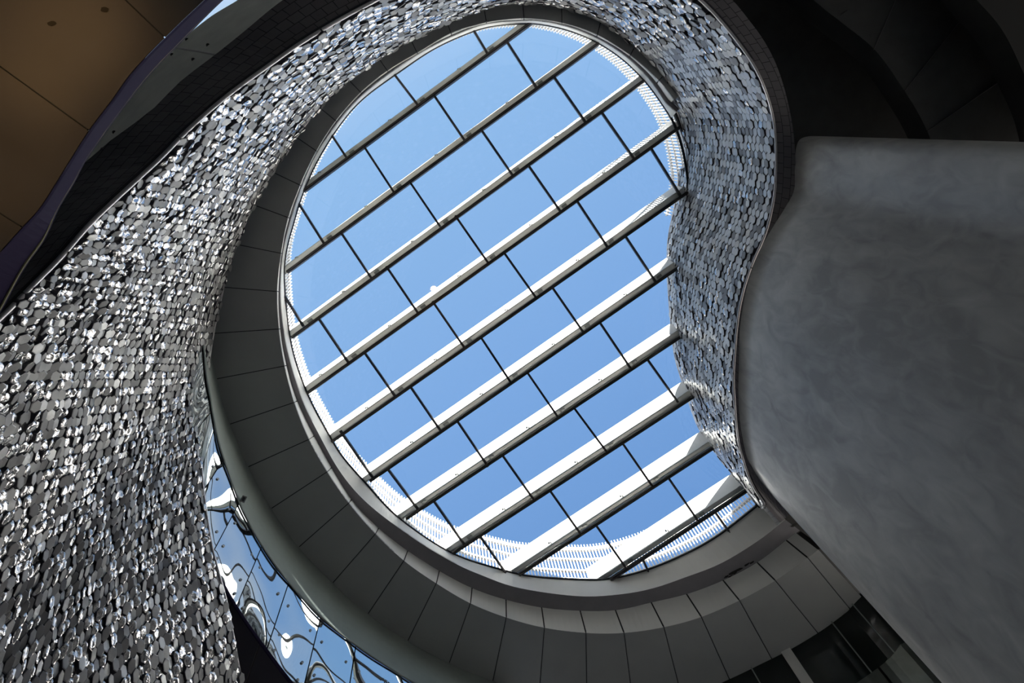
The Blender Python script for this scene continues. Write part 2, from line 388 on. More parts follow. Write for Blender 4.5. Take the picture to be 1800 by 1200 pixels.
# ---- kerb, ledge and fascia rings below the glass
kerb = empty('trim_1', None); tag(kerb, 'stepped pale grey reveal ring directly around the skylight glass', 'skylight reveal', kind='structure')
NN = 180
def strip(P1, z1, P2, z2, name, mt, a0=A0, a1=A1, thick=None, n=NN, parent=kerb, add1=0, add2=0):
    r1 = [W(*P1.pt(a0+(a1-a0)*i/(n-1), add1), z1) for i in range(n)]
    r2 = [W(*P2.pt(a0+(a1-a0)*i/(n-1), add2), z2) for i in range(n)]
    mb = MB(); mb.slab([r1, r2], thick); return mb.build(name, mt, parent, smooth=False)
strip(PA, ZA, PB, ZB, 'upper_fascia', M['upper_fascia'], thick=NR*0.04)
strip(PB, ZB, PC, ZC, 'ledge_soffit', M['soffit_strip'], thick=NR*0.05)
# lower fascia in separate panels between the soffit joints
jang = [math.degrees(math.atan2(d[1]-CA[1], d[0]-CA[0])) % 360 for d, e_ in JOINTS]
for i in range(len(JOINTS)-1):
    a, b = jang[i]+0.12, jang[i+1]-0.12
    if b < a: continue
    k = 6
    r1 = [W(*PC.pt(min(a+(b-a)*j/k, A1) ), ZC) for j in range(k+1)]
    r2 = [W(*PD.pt(min(a+(b-a)*j/k, A1) ), ZD) for j in range(k+1)]
    if a > 306: break
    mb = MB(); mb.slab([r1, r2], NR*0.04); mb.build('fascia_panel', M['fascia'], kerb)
strip(PC, ZC+0.03, PD, ZD+0.03, 'joint_backing', M['black'], thick=NR*0.04, add1=3, add2=2)

# ---- soffit panels
sof = empty('ceiling_2', None); sof.name = 'ceiling'
tag(sof, 'ring of charcoal soffit panels with radial joints around the skylight reveal', 'ceiling', kind='structure')
Ecur = catmull([e_ for d, e_ in JOINTS], 6); Dcur = catmull([d for d, e_ in JOINTS], 6)
ZE = 14.9
for i in range(len(JOINTS)-1):
    de, ee = Dcur[i*6:(i+1)*6+1], Ecur[i*6:(i+1)*6+1]
    r1, r2 = [], []
    for j in range(7):
        t = j/6; g_ = (0.8 if t == 0 else (-0.8 if t == 1 else 0))
        nx = de[min(j+1, 6)]-de[max(j-1, 0)]; nx = nx/np.linalg.norm(nx)
        ne = ee[min(j+1, 6)]-ee[max(j-1, 0)]; ne = ne/np.linalg.norm(ne)
        dd = de[j]+nx*g_; e2 = ee[j]+ne*g_
        r1.append(W(dd[0], dd[1], ZD)); r2.append(W(e2[0], e2[1], ZE))
    mb = MB(); mb.slab([r1, r2], NR*0.05); mb.build('soffit_panel', M['soffit'], sof)
r1 = [W(p[0], p[1], ZD+0.06) for p in Dcur]; r2 = [W(p[0], p[1], ZE+0.06) for p in Ecur]
mb = MB(); mb.slab([r1, r2], NR*0.05); mb.build('joint_backing', M['black'], sof)
# damp stains on the ledge soffit near the concrete wall
for (sx, sy, sr) in ((1277,1013,5),(1290,1006,8),(1299,1001,6),(1313,992,5),(1322,988,4),(1397,922,6),(1404,917,5),(1283,1013,4)):
    k = 11; pts = []
    for i in range(k):
        a = 2*math.pi*i/k; r = sr*(0.6+0.6*random.random())
        pts.append((sx+r*math.cos(a)*1.1-r*math.sin(a)*.3, sy+r*math.sin(a)*.6-r*math.cos(a)*.4))
    v = [W(x, y, ZB-0.012) for x, y in pts]+[W(x, y, ZB+0.02) for x, y in pts]
    mesh_obj('damp_stain', v, [tuple(range(k)), tuple(range(2*k-1, k-1, -1))]+[(i, k+i, k+(i+1) % k, (i+1) % k) for i in range(k)], M['stain'], sof)

# ================================================================ white slatted screen standing round the skylight on the roof
scr = empty('slatted_screen', None)
tag(scr, 'white slatted guard screen standing on the roof all round the skylight edge', 'screen', kind='structure')
s0, s1 = 36.7, 336.0
dense = [W(*PA.pt(a, 9), ZA+0.05) for a in np.arange(s0, s1, 0.5)]
L = [0]
for i in range(1, len(dense)): L.append(L[-1]+(dense[i]-dense[i-1]).length)
tot = L[-1]; per = 0.095; ns = int(tot/per)
def hs(u):
    a = s0+(s1-s0)*u
    return 1.55-0.5*math.exp(-((a-150)/38)**2)
mb = MB(); ts = np.linspace(0, tot, ns)
D3 = np.array([list(v) for v in dense]); PX = [np.interp(ts, L, D3[:, k]) for k in range(3)]
for i in range(ns-1):
    p = Vector((PX[0][i], PX[1][i], PX[2][i])); q_ = Vector((PX[0][i+1], PX[1][i+1], PX[2][i+1]))
    d = (q_-p).normalized(); nn = d.cross(UP).normalized()
    mb.box(p+UP*0.2-nn*0.02, d*0.028, nn*0.04, UP*(hs(i/(ns-1))-0.1))
mb.build('slats', M['white_screen'], scr)
for f0, hh in ((0.0, 0.26), (0.36, 0.05), (0.66, 0.05), (0.93, 0.12)):
    mb = MB(); N3 = NR
    hv = [f0*hs(L[i]/tot) for i in range(len(dense))]
    r1 = [v+UP*h for v, h in zip(dense, hv)]; r2 = [v+UP*(h+hh) for v, h in zip(dense, hv)]
    cen = W(900, 540, ZA)
    b = len(mb.v)
    inn1 = [v+(cen-v).normalized()*-0.07 for v in r1]; inn2 = [v+(cen-v).normalized()*-0.07 for v in r2]
    mb.quadstrip(r1, r2); mb.quadstrip(r2, inn2); mb.quadstrip(inn2, inn1); mb.quadstrip(inn1, r1)
    mb.build('rail', M['white_screen'], scr)

# ================================================================ hexagon-tiled wall
IN = [(560,1620,9.4),(500,1450,9.7),(452,1300,10.0),(425,1200,10.5),(412,1130,10.5),(398,1060,10.7),(385,1010,10.85),(372,960,11.05),(363,905,11.35),(357,855,11.7),(353,800,12.15),(354,755,12.6),(358,715,13.1),(363,668,13.65),(369,625,14.1),(377,575,14.4),(387,530,14.55),(400,475,14.55),(420,418,14.55),(445,362,14.55),(478,303,14.55),(510,255,14.55),(556,195,14.55),(600,152,14.55),(640,121,14.55),(683,92,14.6),(725,69,14.6),(767,48,14.65),(808,30,14.65),(850,16,14.7),(883,8,14.7),(917,4,14.7),(967,7,14.75),(1033,27,14.8),(1070,46,14.8),(1105,73,14.85),(1147,117,15.0),(1167,148,15.2),(1182,178,15.5),(1197,213,15.9),(1206,260,16),(1209.5,300,16),(1210,330,16),(1203,372,16),(1194,410,16),(1190,445,16),(1190,490,16),(1192,530,16),(1197,590,16),(1204,645,16),(1219,695,16),(1232,735,16),(1248,775,16),(1275,815,16),(1305,848,16),(1345,886,16)]
OUTER = [(100,1900),(-100,1700),(-250,1450),(-340,1200),(-340,1050),(-300,930),(-220,810),(-140,700),(-60,615),(0,560),(27,533),(67,492),(110,449),(150,402),(193,360),(233,323),(283,277),(333,226),(400,168),(477,112),(533,73),(600,33),(660,1),(740,-40),(850,-75),(980,-92),(1100,-72),(1180,-38),(1233,2),(1267,37),(1300,78),(1327,118),(1347,163),(1360,213),(1364,267),(1362,333),(1354,380),(1343,417),(1323,462),(1307,510),(1297,560),(1292,617),(1289.5,667),(1292,717),(1297,767),(1305,803),(1319,845),(1342,884),(1352,893)]
VP = (VPX, VPY)
OP = Polar(catmull(OUTER, 8), VP, 60)
Pd = catmull([np.array(p, float) for p in IN], 10)
plan = []
for p in Pd:
    px, py, z = p
    a = math.degrees(math.atan2(py-VP[1], px-VP[0]))
    while a < 60: a += 360
    d = math.hypot(px-VP[0], py-VP[1])
    do = max(OP.rad(a), d*1.02)
    zo = max(z*d/do, 4.6)
    top = W(px, py, z)
    # vertical drop to the wall's lower edge
    k = d/ (F*0+1) ; sc_o = do/d
    # point directly below that is seen on the lower outline
    dz = (z-zo)/V_C.z
    plan.append((top, top.z-dz, z, a))
tops = [t[0] for t in plan]
sl = [0.0]
for i in range(1, len(tops)):
    sl.append(sl[-1]+math.hypot(tops[i].x-tops[i-1].x, tops[i].y-tops[i-1].y))
sl = np.array(sl); X = np.array([t.x for t in tops]); Y = np.array([t.y for t in tops])
ZT = np.array([t.z for t in tops]); ZBt = np.array([t[1] for t in plan])
AV = np.array([t[3] for t in plan])
extra = np.clip((np.array([t[2] for t in plan])-15.3)/0.7, 0, 1)
ZT0 = ZT.copy(); P_MATT = 0.40
# the part that pierces the glass carries on above the roof
ZT = ZT+0.70*extra*(AV > 370)
wallx = empty('wall_left', None)
tag(wallx, 'tall curving wall clad in small raised hexagonal grey glazed tiles', 'tiled wall', kind='structure')
def frame(s):
    x = np.interp(s, sl, X); y = np.interp(s, sl, Y)
    x2 = np.interp(s+0.12, sl, X); y2 = np.interp(s+0.12, sl, Y); x1 = np.interp(s-0.12, sl, X); y1 = np.interp(s-0.12, sl, Y)
    T = Vector((x2-x1, y2-y1, 0)).normalized(); N = T.cross(UP).normalized()
    return Vector((x, y, 0)), T, N
# normal must look into the void
cen = W(900, 540, 14)
p_, T_, N_ = frame(sl[-1]*0.4)
NS = 1 if (cen-p_).dot(N_) > 0 else -1
R = 0.102
SX, SY = 1.09, 0.89
cs, rs = 1.5*R*SX, math.sqrt(3)*R*SY
SX, SY = 1.09, 0.89
hexd = [(SX*math.cos(math.pi/3*k), SY*math.sin(math.pi/3*k)) for k in range(6)]
verts, faces, fm, sm = [], [], [], []
# rows run parallel to the wall's top edge: (a, b) = distance along that edge, distance below it
def smooth(v, k):
    for _ in range(k): v = np.concatenate(([v[0]], (v[:-2]+2*v[1:-1]+v[2:])/4, [v[-1]]))
    return v
uni = np.linspace(0, sl[-1], 1500)
zu = smooth(np.interp(uni, sl, ZT0), 400)
slope = smooth(np.gradient(zu, uni), 200)
sec = np.sqrt(1+slope**2); SEC = 1.08
au = np.concatenate(([0], np.cumsum((sec[1:]+sec[:-1])/2*np.diff(uni))))
def gauss(v, sg):
    h_ = int(3*sg); k_ = np.exp(-0.5*(np.arange(-h_, h_+1)/sg)**2); k_ /= k_.sum()
    return np.convolve(np.pad(v, h_, mode='edge'), k_, mode='valid')
kap = gauss(np.clip(0.72*slope/sec, 0, 0.6), 85)
def mp(a, b):
    a = a+np.interp(a, au, kap)*b
    s = np.interp(a, au, uni)
    return s, np.interp(s, uni, zu)-b*SEC
def surf(a, b):
    s, z = mp(a, b); x = np.interp(s, sl, X); y = np.interp(s, sl, Y)
    return Vector((x, y, z))
nt_ = 0; ncol = int(au[-1]/cs); TD = {}
for ci in range(-60, ncol+1):
    a0 = ci*cs
    for ri in range(-14, 90):
        bb = (ri+(0.5 if ci % 2 else 0))*rs
        s, zc_ = mp(a0, bb); s = float(s)
        aa_ = a0+np.interp(a0, au, kap)*bb
        if aa_ < 0.12 or aa_ > au[-1]-0.12: continue
        zt = float(np.interp(s, sl, ZT)); zb = float(np.interp(s, sl, ZBt))
        if zc_ > zt-R*0.66*SEC or zc_ < zb+R*0.62: continue
        O, T, N = frame(s); N = N*NS
        gro = float(np.interp(s, sl, AV))
        cl = random.random(); sz = 0.965*R
        C = surf(a0, bb)
        A1 = (surf(a0+0.05, bb)-surf(a0-0.05, bb))/0.1; B1 = (surf(a0, bb-0.05)-surf(a0, bb+0.05))/0.1
        B1 = B1-A1*(A1.dot(B1)/A1.length_squared)*0.5
        if gro < 340:
            kind = 0 if cl < P_MATT else (1 if cl < P_MATT+0.14 else 2)
            ta = random.choice((0, .0, .12, .3, .2, -.15)); tb = random.choice((0, 0, 0.12, -0.12, 0.2)); hh = random.choice((0.02, 0.03, 0.05, 0.065))
        else:
            kind = 0 if cl < 0.30 else (1 if cl < 0.90 else 2)
            ta = random.choice((0, 0, 0, 0, 0.10, -0.08)); tb = random.choice((0, 0, 0, 0.06, -0.06)); hh = random.choice((0.02, 0.022, 0.022, 0.022, 0.022, 0.05))
        b = len(verts)
        for (a, c) in hexd: verts.append(C+A1*(a*sz)+B1*(c*sz)-N*0.02)
        def P(a, c, dh): return C+A1*a+B1*c+N*(hh+ta*c+tb*a+dh)
        for (a, c) in hexd: verts.append(P(a*sz*0.985, c*sz*0.985, 0))
        for k in range(6):
            faces.append((b+k, b+(k+1) % 6, b+6+(k+1) % 6, b+6+k)); fm.append(3); sm.append(False)
        if kind == 2:
            # crumpled relief: inner ring and centre at differing heights
            rr = random.uniform(0.5, 0.68); dsh = random.choice((0.022, 0.028, -0.014, 0.018))
            for (a, c) in hexd:
                verts.append(P(a*sz*rr*random.uniform(.8, 1.15), c*sz*rr*random.uniform(.8, 1.15), dsh*random.uniform(0.2, 1.2)))
            verts.append(P(random.uniform(-.3, .3)*sz, random.uniform(-.3, .3)*sz, dsh*random.uniform(-0.2, 1.3)))
            for k in range(6):
                faces.append((b+6+k, b+6+(k+1) % 6, b+12+(k+1) % 6, b+12+k)); fm.append(2); sm.append(True)
                faces.append((b+12+k, b+12+(k+1) % 6, b+18)); fm.append(2); sm.append(True)
        else:
            for (a, c) in hexd: verts.append(P(a*sz*0.86, c*sz*0.86, 0.006))
            for k in range(6):
                faces.append((b+6+k, b+6+(k+1) % 6, b+12+(k+1) % 6, b+12+k)); fm.append(kind); sm.append(False)
            faces.append(tuple(b+12+k for k in range(6))); fm.append(kind); sm.append(False)
        nt_ += 1
print('hex tiles', nt_, 'wall length', sl[-1])
cl_ = mesh_obj('tile_cladding', verts, faces, None, wallx, mats=[M['tile_matt'], M['tile_gloss'], M['tile_silver'], M['tile_side']], fmat=fm)
cl_.data.polygons.foreach_set('use_smooth', sm)
# backing wall
ss = np.linspace(0, sl[-1], 260); TH = 0.45
rt, rb, ft, fb = [], [], [], []
for s in ss:
    O, T, N = frame(s); N = N*NS; zt = float(np.interp(s, sl, ZT)); zb = float(np.interp(s, sl, ZBt))
    ft.append(O+UP*zt); fb.append(O+UP*zb); rt.append(O+UP*zt-N*0.06); rb.append(O+UP*zb-N*0.06)
mb = MB(); mb.quadstrip(ft, fb); mb.quadstrip(fb, rb); mb.quadstrip(rb, rt); mb.quadstrip(rt, ft)
mb.build('backing_board', M['tile_side'], wallx)
for nm, row in (('top_edge_trim', ft), ('bottom_edge_trim', fb)):
    mb = MB(); mb.tube([p+UP*0.0 for p in row], 0.028, 6); mb.build(nm, M['edge_trim'], wallx, smooth=True)

# tiled underside (rim) of that wall
RIM = [(-200,1900),(-500,1600),(-600,1200),(-500,900),(-350,700),(-200,560),(-100,470),(0,385),(60,345),(133,300),(175,262),(213,233),(267,193),(317,143),(377,97),(427,57),(500,-2),(600,-62),(740,-130),(900,-170),(1050,-160),(1180,-100),(1287,0),(1310,27),(1340,67),(1363,110),(1380,160),(1392,213),(1397.5,267),(1398,320),(1385,365),(1368,400),(1345,443),(1328,490),(1316,533),(1308,587),(1305,650),(1305,700),(1309,750),(1320,800),(1345,850),(1385,900),(1400,915)]
RP = Polar(catmull(RIM, 8), VP, 60)
# rim follows the wall's lower edge
r1, r2, uv1, uv2 = [], [], [], []
ls = 0; prev = None
for i in range(0, len(plan), 2):
    top, zb, z, a = plan[i]
    bot = Vector((top.x, top.y, ZBt[i]))
    v = RM.transposed() @ (bot-CAM); zc = v.z; px, py = 900+v.x/v.z*F, 600+v.y/v.z*F
    rr = max(RP.rad(a), math.hypot(px-VP[0], py-VP[1])+6)
    q_ = W(VP[0]+rr*math.cos(math.radians(a)), VP[1]+rr*math.sin(math.radians(a)), zc)
    if prev is not None: ls += (bot-prev).length
    prev = bot
    r1.append(bot); r2.append(q_); uv1.append((ls, 0)); uv2.append((ls, (q_-bot).length))
n = len(r1); off = UP*0.1
vs = r1+r2+[p+off for p in r1]+[p+off for p in r2]
fs = []
for i in range(n-1):
    fs += [(i, i+1, n+i+1, n+i), (3*n+i, 3*n+i+1, 2*n+i+1, 2*n+i), (n+i, n+i+1, 3*n+i+1, 3*n+i)]
und = mesh_obj('tiled_underside', vs, fs, M['tiled_under'], wallx, uvs=uv1+uv2+uv1+uv2)
# outer face of the wall's thickness: rises from the rim's outer edge
rim_out = r2
mb = MB(); k_ = n
mb.slab([r2, [p+UP*2.6 for p in r2]], Vector((0, 0, 0.001)))
i0 = 0
mb.build('rear_face', M['dark'], wallx)

# ================================================================ concrete wall on the right
KL = [(2100,700),(1950,480),(1750,330),(1600,270),(1500,246),(1450,240),(1418,240),(1402,251),(1397,285),(1396,333),(1378,368),(1358,400),(1334,443),(1317,490),(1307,533),(1300,587),(1298.5,650),(1298,700),(1302,750),(1312,800),(1322,820),(1336,843),(1363,876),(1382,895),(1410,918),(1470,950),(1600,990),(1800,1060),(2000,1150)]
Kc = catmull(KL, 7); ZK = 11.8
rowsK = []
for hz in np.linspace(0, 1, 24):
    row = []
    for p in Kc:
        t = W(p[0], p[1], ZK); row.append(Vector((t.x, t.y, t.z*(1-hz))))
    rowsK.append(row)
mb = MB()
for i in range(len(rowsK)-1): mb.quadstrip(rowsK[i], rowsK[i+1])
# merge duplicated rows so the surface shades smoothly
nK = len(Kc); vs = [p for r in rowsK for p in r]
fs = [(i*nK+j, i*nK+j+1, (i+1)*nK+j+1, (i+1)*nK+j) for i in range(len(rowsK)-1) for j in range(nK-1)]
fs.append(tuple(range(nK)))
con = mesh_obj('wall_right', vs, fs, M['concrete'], smooth=True)
tag(con, 'huge smooth grey concrete drum wall bulging in from the right', 'concrete wall', kind='structure')

# ================================================================ lower left: glazed balustrade, band, dark soffit
ECv = [(367,640),(372,668),(380,700),(395,747),(428,823),(470,897),(520,967),(580,1030),(642,1085),(713,1133),(787,1172),(865,1204),(950,1232)]
T_L = [(352,560),(357,600),(362,655),(366,680),(370,700),(375,733),(385,780),(398,820),(413,863),(428,900),(460,958),(507,1023),(563,1083),(625,1133),(690,1177),(750,1212),(850,1262),(960,1300)]
B_L2 = [(240,560),(255,660),(275,755),(300,830),(335,905),(370,978),(400,1040),(433,1093),(467,1140),(513,1200),(560,1250),(620,1300),(720,1370),(850,1430)]
ZT_, ZBm = 12.5, 11.05
PT = Polar(catmull(T_L, 8), VP, 60); PBm = Polar(catmull(B_L2, 8), VP, 60); PE = Polar(catmull(ECv, 8), VP, 60)
band = empty('trim_2', None); tag(band, 'green grey bulkhead band between the charcoal soffit and the mirrored glass', 'bulkhead', kind='structure')
aa = np.linspace(82, 141, 60)
gw = empty('window_2', None); tag(gw, 'curved strip of rippled mirror-like glass panels reflecting sky at lower left', 'window', kind='structure')
gj = [(372,722),(393,806),(420,882),(460,958),(507,1023),(563,1083),(625,1133),(690,1177)]
gj_a = [141]+[math.degrees(math.atan2(y-VP[1], x-VP[0])) for x, y in gj][0:]+[96, 90, 84]
def zt_(a): return ZT_+0.05+0.085*math.log1p(math.exp((a-124)/1.5))*1.5
DZP = np.polyfit([85, 95, 100, 105, 110, 115, 120, 125, 130, 138], [2.3, 2.05, 1.86, 1.64, 1.45, 1.32, 1.28, 1.33, 1.4, 1.34], 4)
def zb_(a): return zt_(a)-float(np.polyval(DZP, a)) if a < 139 else zt_(a)-1.36
def wpanel(a, b, name):
    n1, n2 = 16, 16; v, f, uv = [], [], []
    for i in range(n2+1):
        for j in range(n1+1):
            an = a+(b-a)*j/n1; t = i/n2
            p0, p1 = W(*PT.pt(an), zt_(an)), W(*PBm.pt(an), zb_(an))
            nn_ = (p1-p0).cross(UP).normalized().cross(p1-p0).normalized()
            nn_ = nn_ if nn_.dot(CAM-p0) > 0 else -nn_
            pp = p0.lerp(p1, t)+nn_*(0.014*4*t*(1-t)+0.006*math.sin(an*0.95+1.3*math.sin(t*5))+0.005*math.sin(t*7+an*0.6))
            v.append(pp); uv.append(((a+(b-a)*j/n1)*0.28, t*1.3+a*1.7))
    k = n1+1
    f = [(i*k+j, i*k+j+1, (i+1)*k+j+1, (i+1)*k+j) for i in range(n2) for j in range(n1)]
    o = mesh_obj(name, v, f, M['mirror'], gw, smooth=True, uvs=uv)
    md = o.modifiers.new('Solidify', 'SOLIDIFY'); md.thickness = 0.02
    md = o.modifiers.new('EdgeSplit', 'EDGE_SPLIT'); md.split_angle = 0.8
    return o
for i in range(len(gj_a)-1):
    a, b = gj_a[i]-0.06, gj_a[i+1]+0.06
    wpanel(a, b, 'glass_panel')
    # disc fixings
    for t in (0.30, 0.72, 0.93):
        for an in (a-0.7, b+0.7):
            if an < b or an > a: continue
            p = W(*PT.pt(an), zt_(an)).lerp(W(*PBm.pt(an), zb_(an)), t); toc = (W(900, 500, 10)-p); toc.z = 0; toc.normalize()
            mb = MB(); mb.tube([p-toc*0.01, p+toc*0.045], 0.03, 10, ref=UP); mb.build('disc_fixing', M['clip'], gw)
mb = MB(); mb.slab([[W(*PE.pt(a, -12), 15.1) for a in aa], [W(*PT.pt(a), zt_(a)-0.05) for a in aa]], NR*0.05); mb.build('bulkhead', M['band'], band)
mb = MB(); mb.tube([W(*PT.pt(a), zt_(a)-0.07) for a in aa], 0.02, 6); mb.build('edge_bead', M['band'], band)
# dark wall behind joints and the dark soffit under the glass
mb = MB(); mb.slab([[W(*PT.pt(a, 6), zt_(a)+0.15) for a in aa], [W(*PBm.pt(a, 6), zb_(a)+0.12) for a in aa]], NR*0.05); mb.build('joint_backing', M['black'], gw)
cs3 = empty('ceiling_3', None); cs3.name = 'ceiling'
tag(cs3, 'dark purple grey soffit panels below the mirrored glass strip', 'ceiling', kind='structure')
mb = MB(); mb.tube([W(*PBm.pt(a, 1), zb_(a)-0.02) for a in aa], 0.035, 6); mb.build('edge_bead', M['purple_edge'], cs3)
lj = [141, 134, 128, 122.5, 117.6, 113.4, 109, 104.5, 100, 95, 88, 82]
for i in range(len(lj)-1):
    k = 8; a, b = lj[i]-0.08, lj[i+1]+0.08
    mb = MB(); mb.slab([[W(*PBm.pt(a+(b-a)*j/k, 2), zb_(a+(b-a)*j/k)-0.01) for j in range(k+1)], [W(*PBm.pt(a+(b-a)*j/k-0.0, 420), zb_(a+(b-a)*j/k)-0.2) for j in range(k+1)]], NR*0.05)
    mb.build('soffit_panel', M['purple'], cs3)
# small camera on the band
pc = W(428, 877, 12.6); cmb = empty('security_camera', None)
tag(cmb, 'tiny black square security camera on the green grey bulkhead band', 'security camera')
toc = (CAM-pc).normalized(); xx = toc.cross(UP).normalized(); yy = xx.cross(toc)
mb = MB(); mb.box(pc-xx*0.05-yy*0.07-toc*0.05, xx*0.10, yy*0.14, toc*0.10); mb.build('housing', M['clip'], cmb)
mb = MB(); mb.box(pc-xx*0.028-yy*0.045+toc*0.05, xx*0.056, yy*0.09, toc*0.015); mb.build('lens', M['black'], cmb)

# ================================================================ lower right: dark glazed facade under the soffit
fac = empty('window_3', None); tag(fac, 'shadowy dark glazed facade with slim mullions beside the concrete wall foot', 'window', kind='structure')
EF = [(1640,935),(1590,990),(1545,1030),(1513,1053),(1493,1077),(1453,1107),(1400,1140),(1340,1170),(1284,1197),(1200,1232),(1114,1250),(1030,1250)]
PF = Polar(EF, VP, 20)
def fpt(a, z): 
    p0 = W(*PF.pt(a, -8), 14.95); zz = (14.95-z)/V_C.z
    return p0-UP*zz
fa = np.linspace(42, 76, 40)
mb = MB(); mb.slab([[fpt(a, 14.95) for a in fa], [fpt(a, 13.55) for a in fa]], NR*0.04); mb.build('dark_glazing', M['dark_glass'], fac)
ful = [41.0, 44.3, 47.6, 50.9, 54.3, 58, 62, 67, 72, 76]
for i in range(len(ful)-1):
    k = 5; a, b = ful[i]+0.1, ful[i+1]-0.1
    mb = MB(); mb.slab([[fpt(a+(b-a)*j/k, 13.55) for j in range(k+1)], [fpt(a+(b-a)*j/k, 11.2) for j in range(k+1)]], NR*0.04); mb.build('spandrel_glass', M['green_glass'], fac)
for i, a in enumerate((46.4, 49.1, 51.6, 56.5, 60, 64)):
    p0, p1 = fpt(a, 14.95), fpt(a, 13.55); t = fpt(a+0.5, 14.95)-p0; t.normalize(); nn = t.cross(UP).normalized()
    wd = 0.26 if i == 3 else 0.03
    mb = MB(); mb.box(p0-nn*0.05-t*wd/2, p1-p0, t*wd, nn*0.1); mb.build('mullion', M['fascia'] if i == 3 else M['band'], fac)
p0, t = fpt(60.0, 14.0), (fpt(61, 14.0)-fpt(60, 14.0)).normalized(); nn = t.cross(UP).normalized()
mb = MB(); mb.box(p0-nn*0.08, t*0.85, UP*-0.75, nn*0.06); mb.build('blind', M['band'], fac)
mb = MB(); mb.slab([[fpt(a, 15.0)+ (fpt(a, 15.0)-W(1300, 700, 15)).normalized()*0.4 for a in fa], [fpt(a, 11.0)+(fpt(a, 15.0)-W(1300, 700, 15)).normalized()*0.4 for a in fa]], NR*0.04); mb.build('dark_interior', M['dark'], fac)

# ================================================================ upper left: near brown ceiling, edge trim, concrete upstand, clerestory
G1 = [(-120,620),(-60,520),(0,445),(40,400),(73,363),(117,293),(157,230),(197,177),(233,127),(290,67),(360,0),(430,-60),(520,-130)]
G2 = [(-60,640),(-10,560),(40,470),(75,420),(100,365),(127,320),(145,285),(167,253),(207,197),(260,130),(320,67),(387,0),(450,-52),(540,-120)]
ZG = 5.6
bc = empty('ceiling_4', None); bc.name = 'ceiling'
tag(bc, 'warm lit brown ceiling panels with dark joints in the top left corner', 'ceiling', kind='structure')
g1 = catmull(G1, 8)
# joint lines of the brown boards (pixel lines), boards lie between them
JL = [((-500,160),(40,510)), ((-500,-235),(157,230)), ((-180,-470),(290,67)), ((300,-560),(560,-170))]
def clip_poly(poly, a, b, keep):
    out = []; a = np.array(a, float); b = np.array(b, float); nrm = np.array([-(b-a)[1], (b-a)[0]])
    f = lambda p: keep*np.dot(np.array(p)-a, nrm)
    for i in range(len(poly)):
        p, q_ = np.array(poly[i], float), np.array(poly[(i+1) % len(poly)], float); fp, fq = f(p), f(q_)
        if fp >= 0: out.append(p)
        if (fp > 0 and fq < 0) or (fp < 0 and fq > 0): out.append(p+(q_-p)*fp/(fp-fq))
    return out
big = [tuple(p) for p in g1]+[(520,-900),(-1500,-900),(-1500,620)]
JJ = [((-3.0,117),(157,230)), ((220,0),(290,67)), ((-10,372),(37,407))]
lines = [((0,117),(157,230)), ((221,0),(291,67)), ((0,375),(40,400))]
order = [lines[2], lines[0], lines[1]]
region = big
def shift(l, s):
    a, b = np.array(l[0], float), np.array(l[1], float); n_ = np.array([-(b-a)[1], (b-a)[0]]); n_ /= np.linalg.norm(n_); return a+n_*s, b+n_*s
boards = []
rem = big
for l in order:
    a, b = shift(l, 1.2); boards.append(clip_poly(rem, a, b, 1))
    a, b = shift(l, -1.2); rem = clip_poly(rem, a, b, -1)
boards.append(rem)
for poly in boards:
    if len(poly) < 3: continue
    k = len(poly); v = [W(x-1.2, y-1.0, ZG) for x, y in poly]; v += [p+NR*0.010 for p in v]
    mesh_obj('ceiling_board', v, [tuple(range(k)), tuple(range(2*k-1, k-1, -1))]+[(i, k+i, k+(i+1) % k, (i+1) % k) for i in range(k)], M['brown'], bc)
k = len(big); v = [W(x-3.5, y-3, ZG+0.015) for x, y in big]; v += [p+NR*0.012 for p in v]
mesh_obj('joint_backing', v, [tuple(range(k)), tuple(range(2*k-1, k-1, -1))]+[(i, k+i, k+(i+1) % k, (i+1) % k) for i in range(k)], M['black'], bc)
for (sx, sy) in ((92, 41), (184, 17)):
    pts = [(sx+9*math.cos(t)*random.uniform(.7, 1.1), sy+5*math.sin(t)*random.uniform(.7, 1.1)) for t in np.linspace(0, 2*math.pi, 12)[:-1]]
    k = len(pts); v = [W(x, y, ZG-0.004) for x, y in pts]+[W(x, y, ZG+0.01) for x, y in pts]
    mesh_obj('sprinkler_cover', v, [tuple(range(k)), tuple(range(2*k-1, k-1, -1))]+[(i, k+i, k+(i+1) % k, (i+1) % k) for i in range(k)], mat('dull_brown_cap', (0.03, 0.024, 0.018), 0.8, spec=0.1), bc)
g2 = catmull(G2, 8); m_ = min(len(g1), len(g2))
G1d = [g1[int(i*(len(g1)-1)/99)] for i in range(100)]; 
# edge trim faces obliquely between the two outlines
G1p = [np.array(p) for p in g1]
def fr(L, n=80):
    L = [np.array(p) for p in L]; ac = [0]
    for i in range(1, len(L)): ac.append(ac[-1]+np.linalg.norm(L[i]-L[i-1]))
    t = np.linspace(0, ac[-1], n); A_ = np.array(L)
    return [(float(np.interp(x, ac, A_[:, 0])), float(np.interp(x, ac, A_[:, 1]))) for x in t]
def nearest(p, L): return min(L, key=lambda c: (c[0]-p[0])**2+(c[1]-p[1])**2)
mb = MB(); mb.slab([[W(p[0], p[1], ZG) for p in fr(g1)], [W(p[0], p[1], ZG+0.35) for p in fr(g2)]], NR*0.03); mb.build('edge_trim', M['purple_edge'], bc)
mb = MB(); mb.tube([W(p[0], p[1], ZG+0.34) for p in g2], 0.012, 6); mb.build('edge_bead', mat('olive_edge_bead', (0.16, 0.14, 0.07), 0.5), bc)

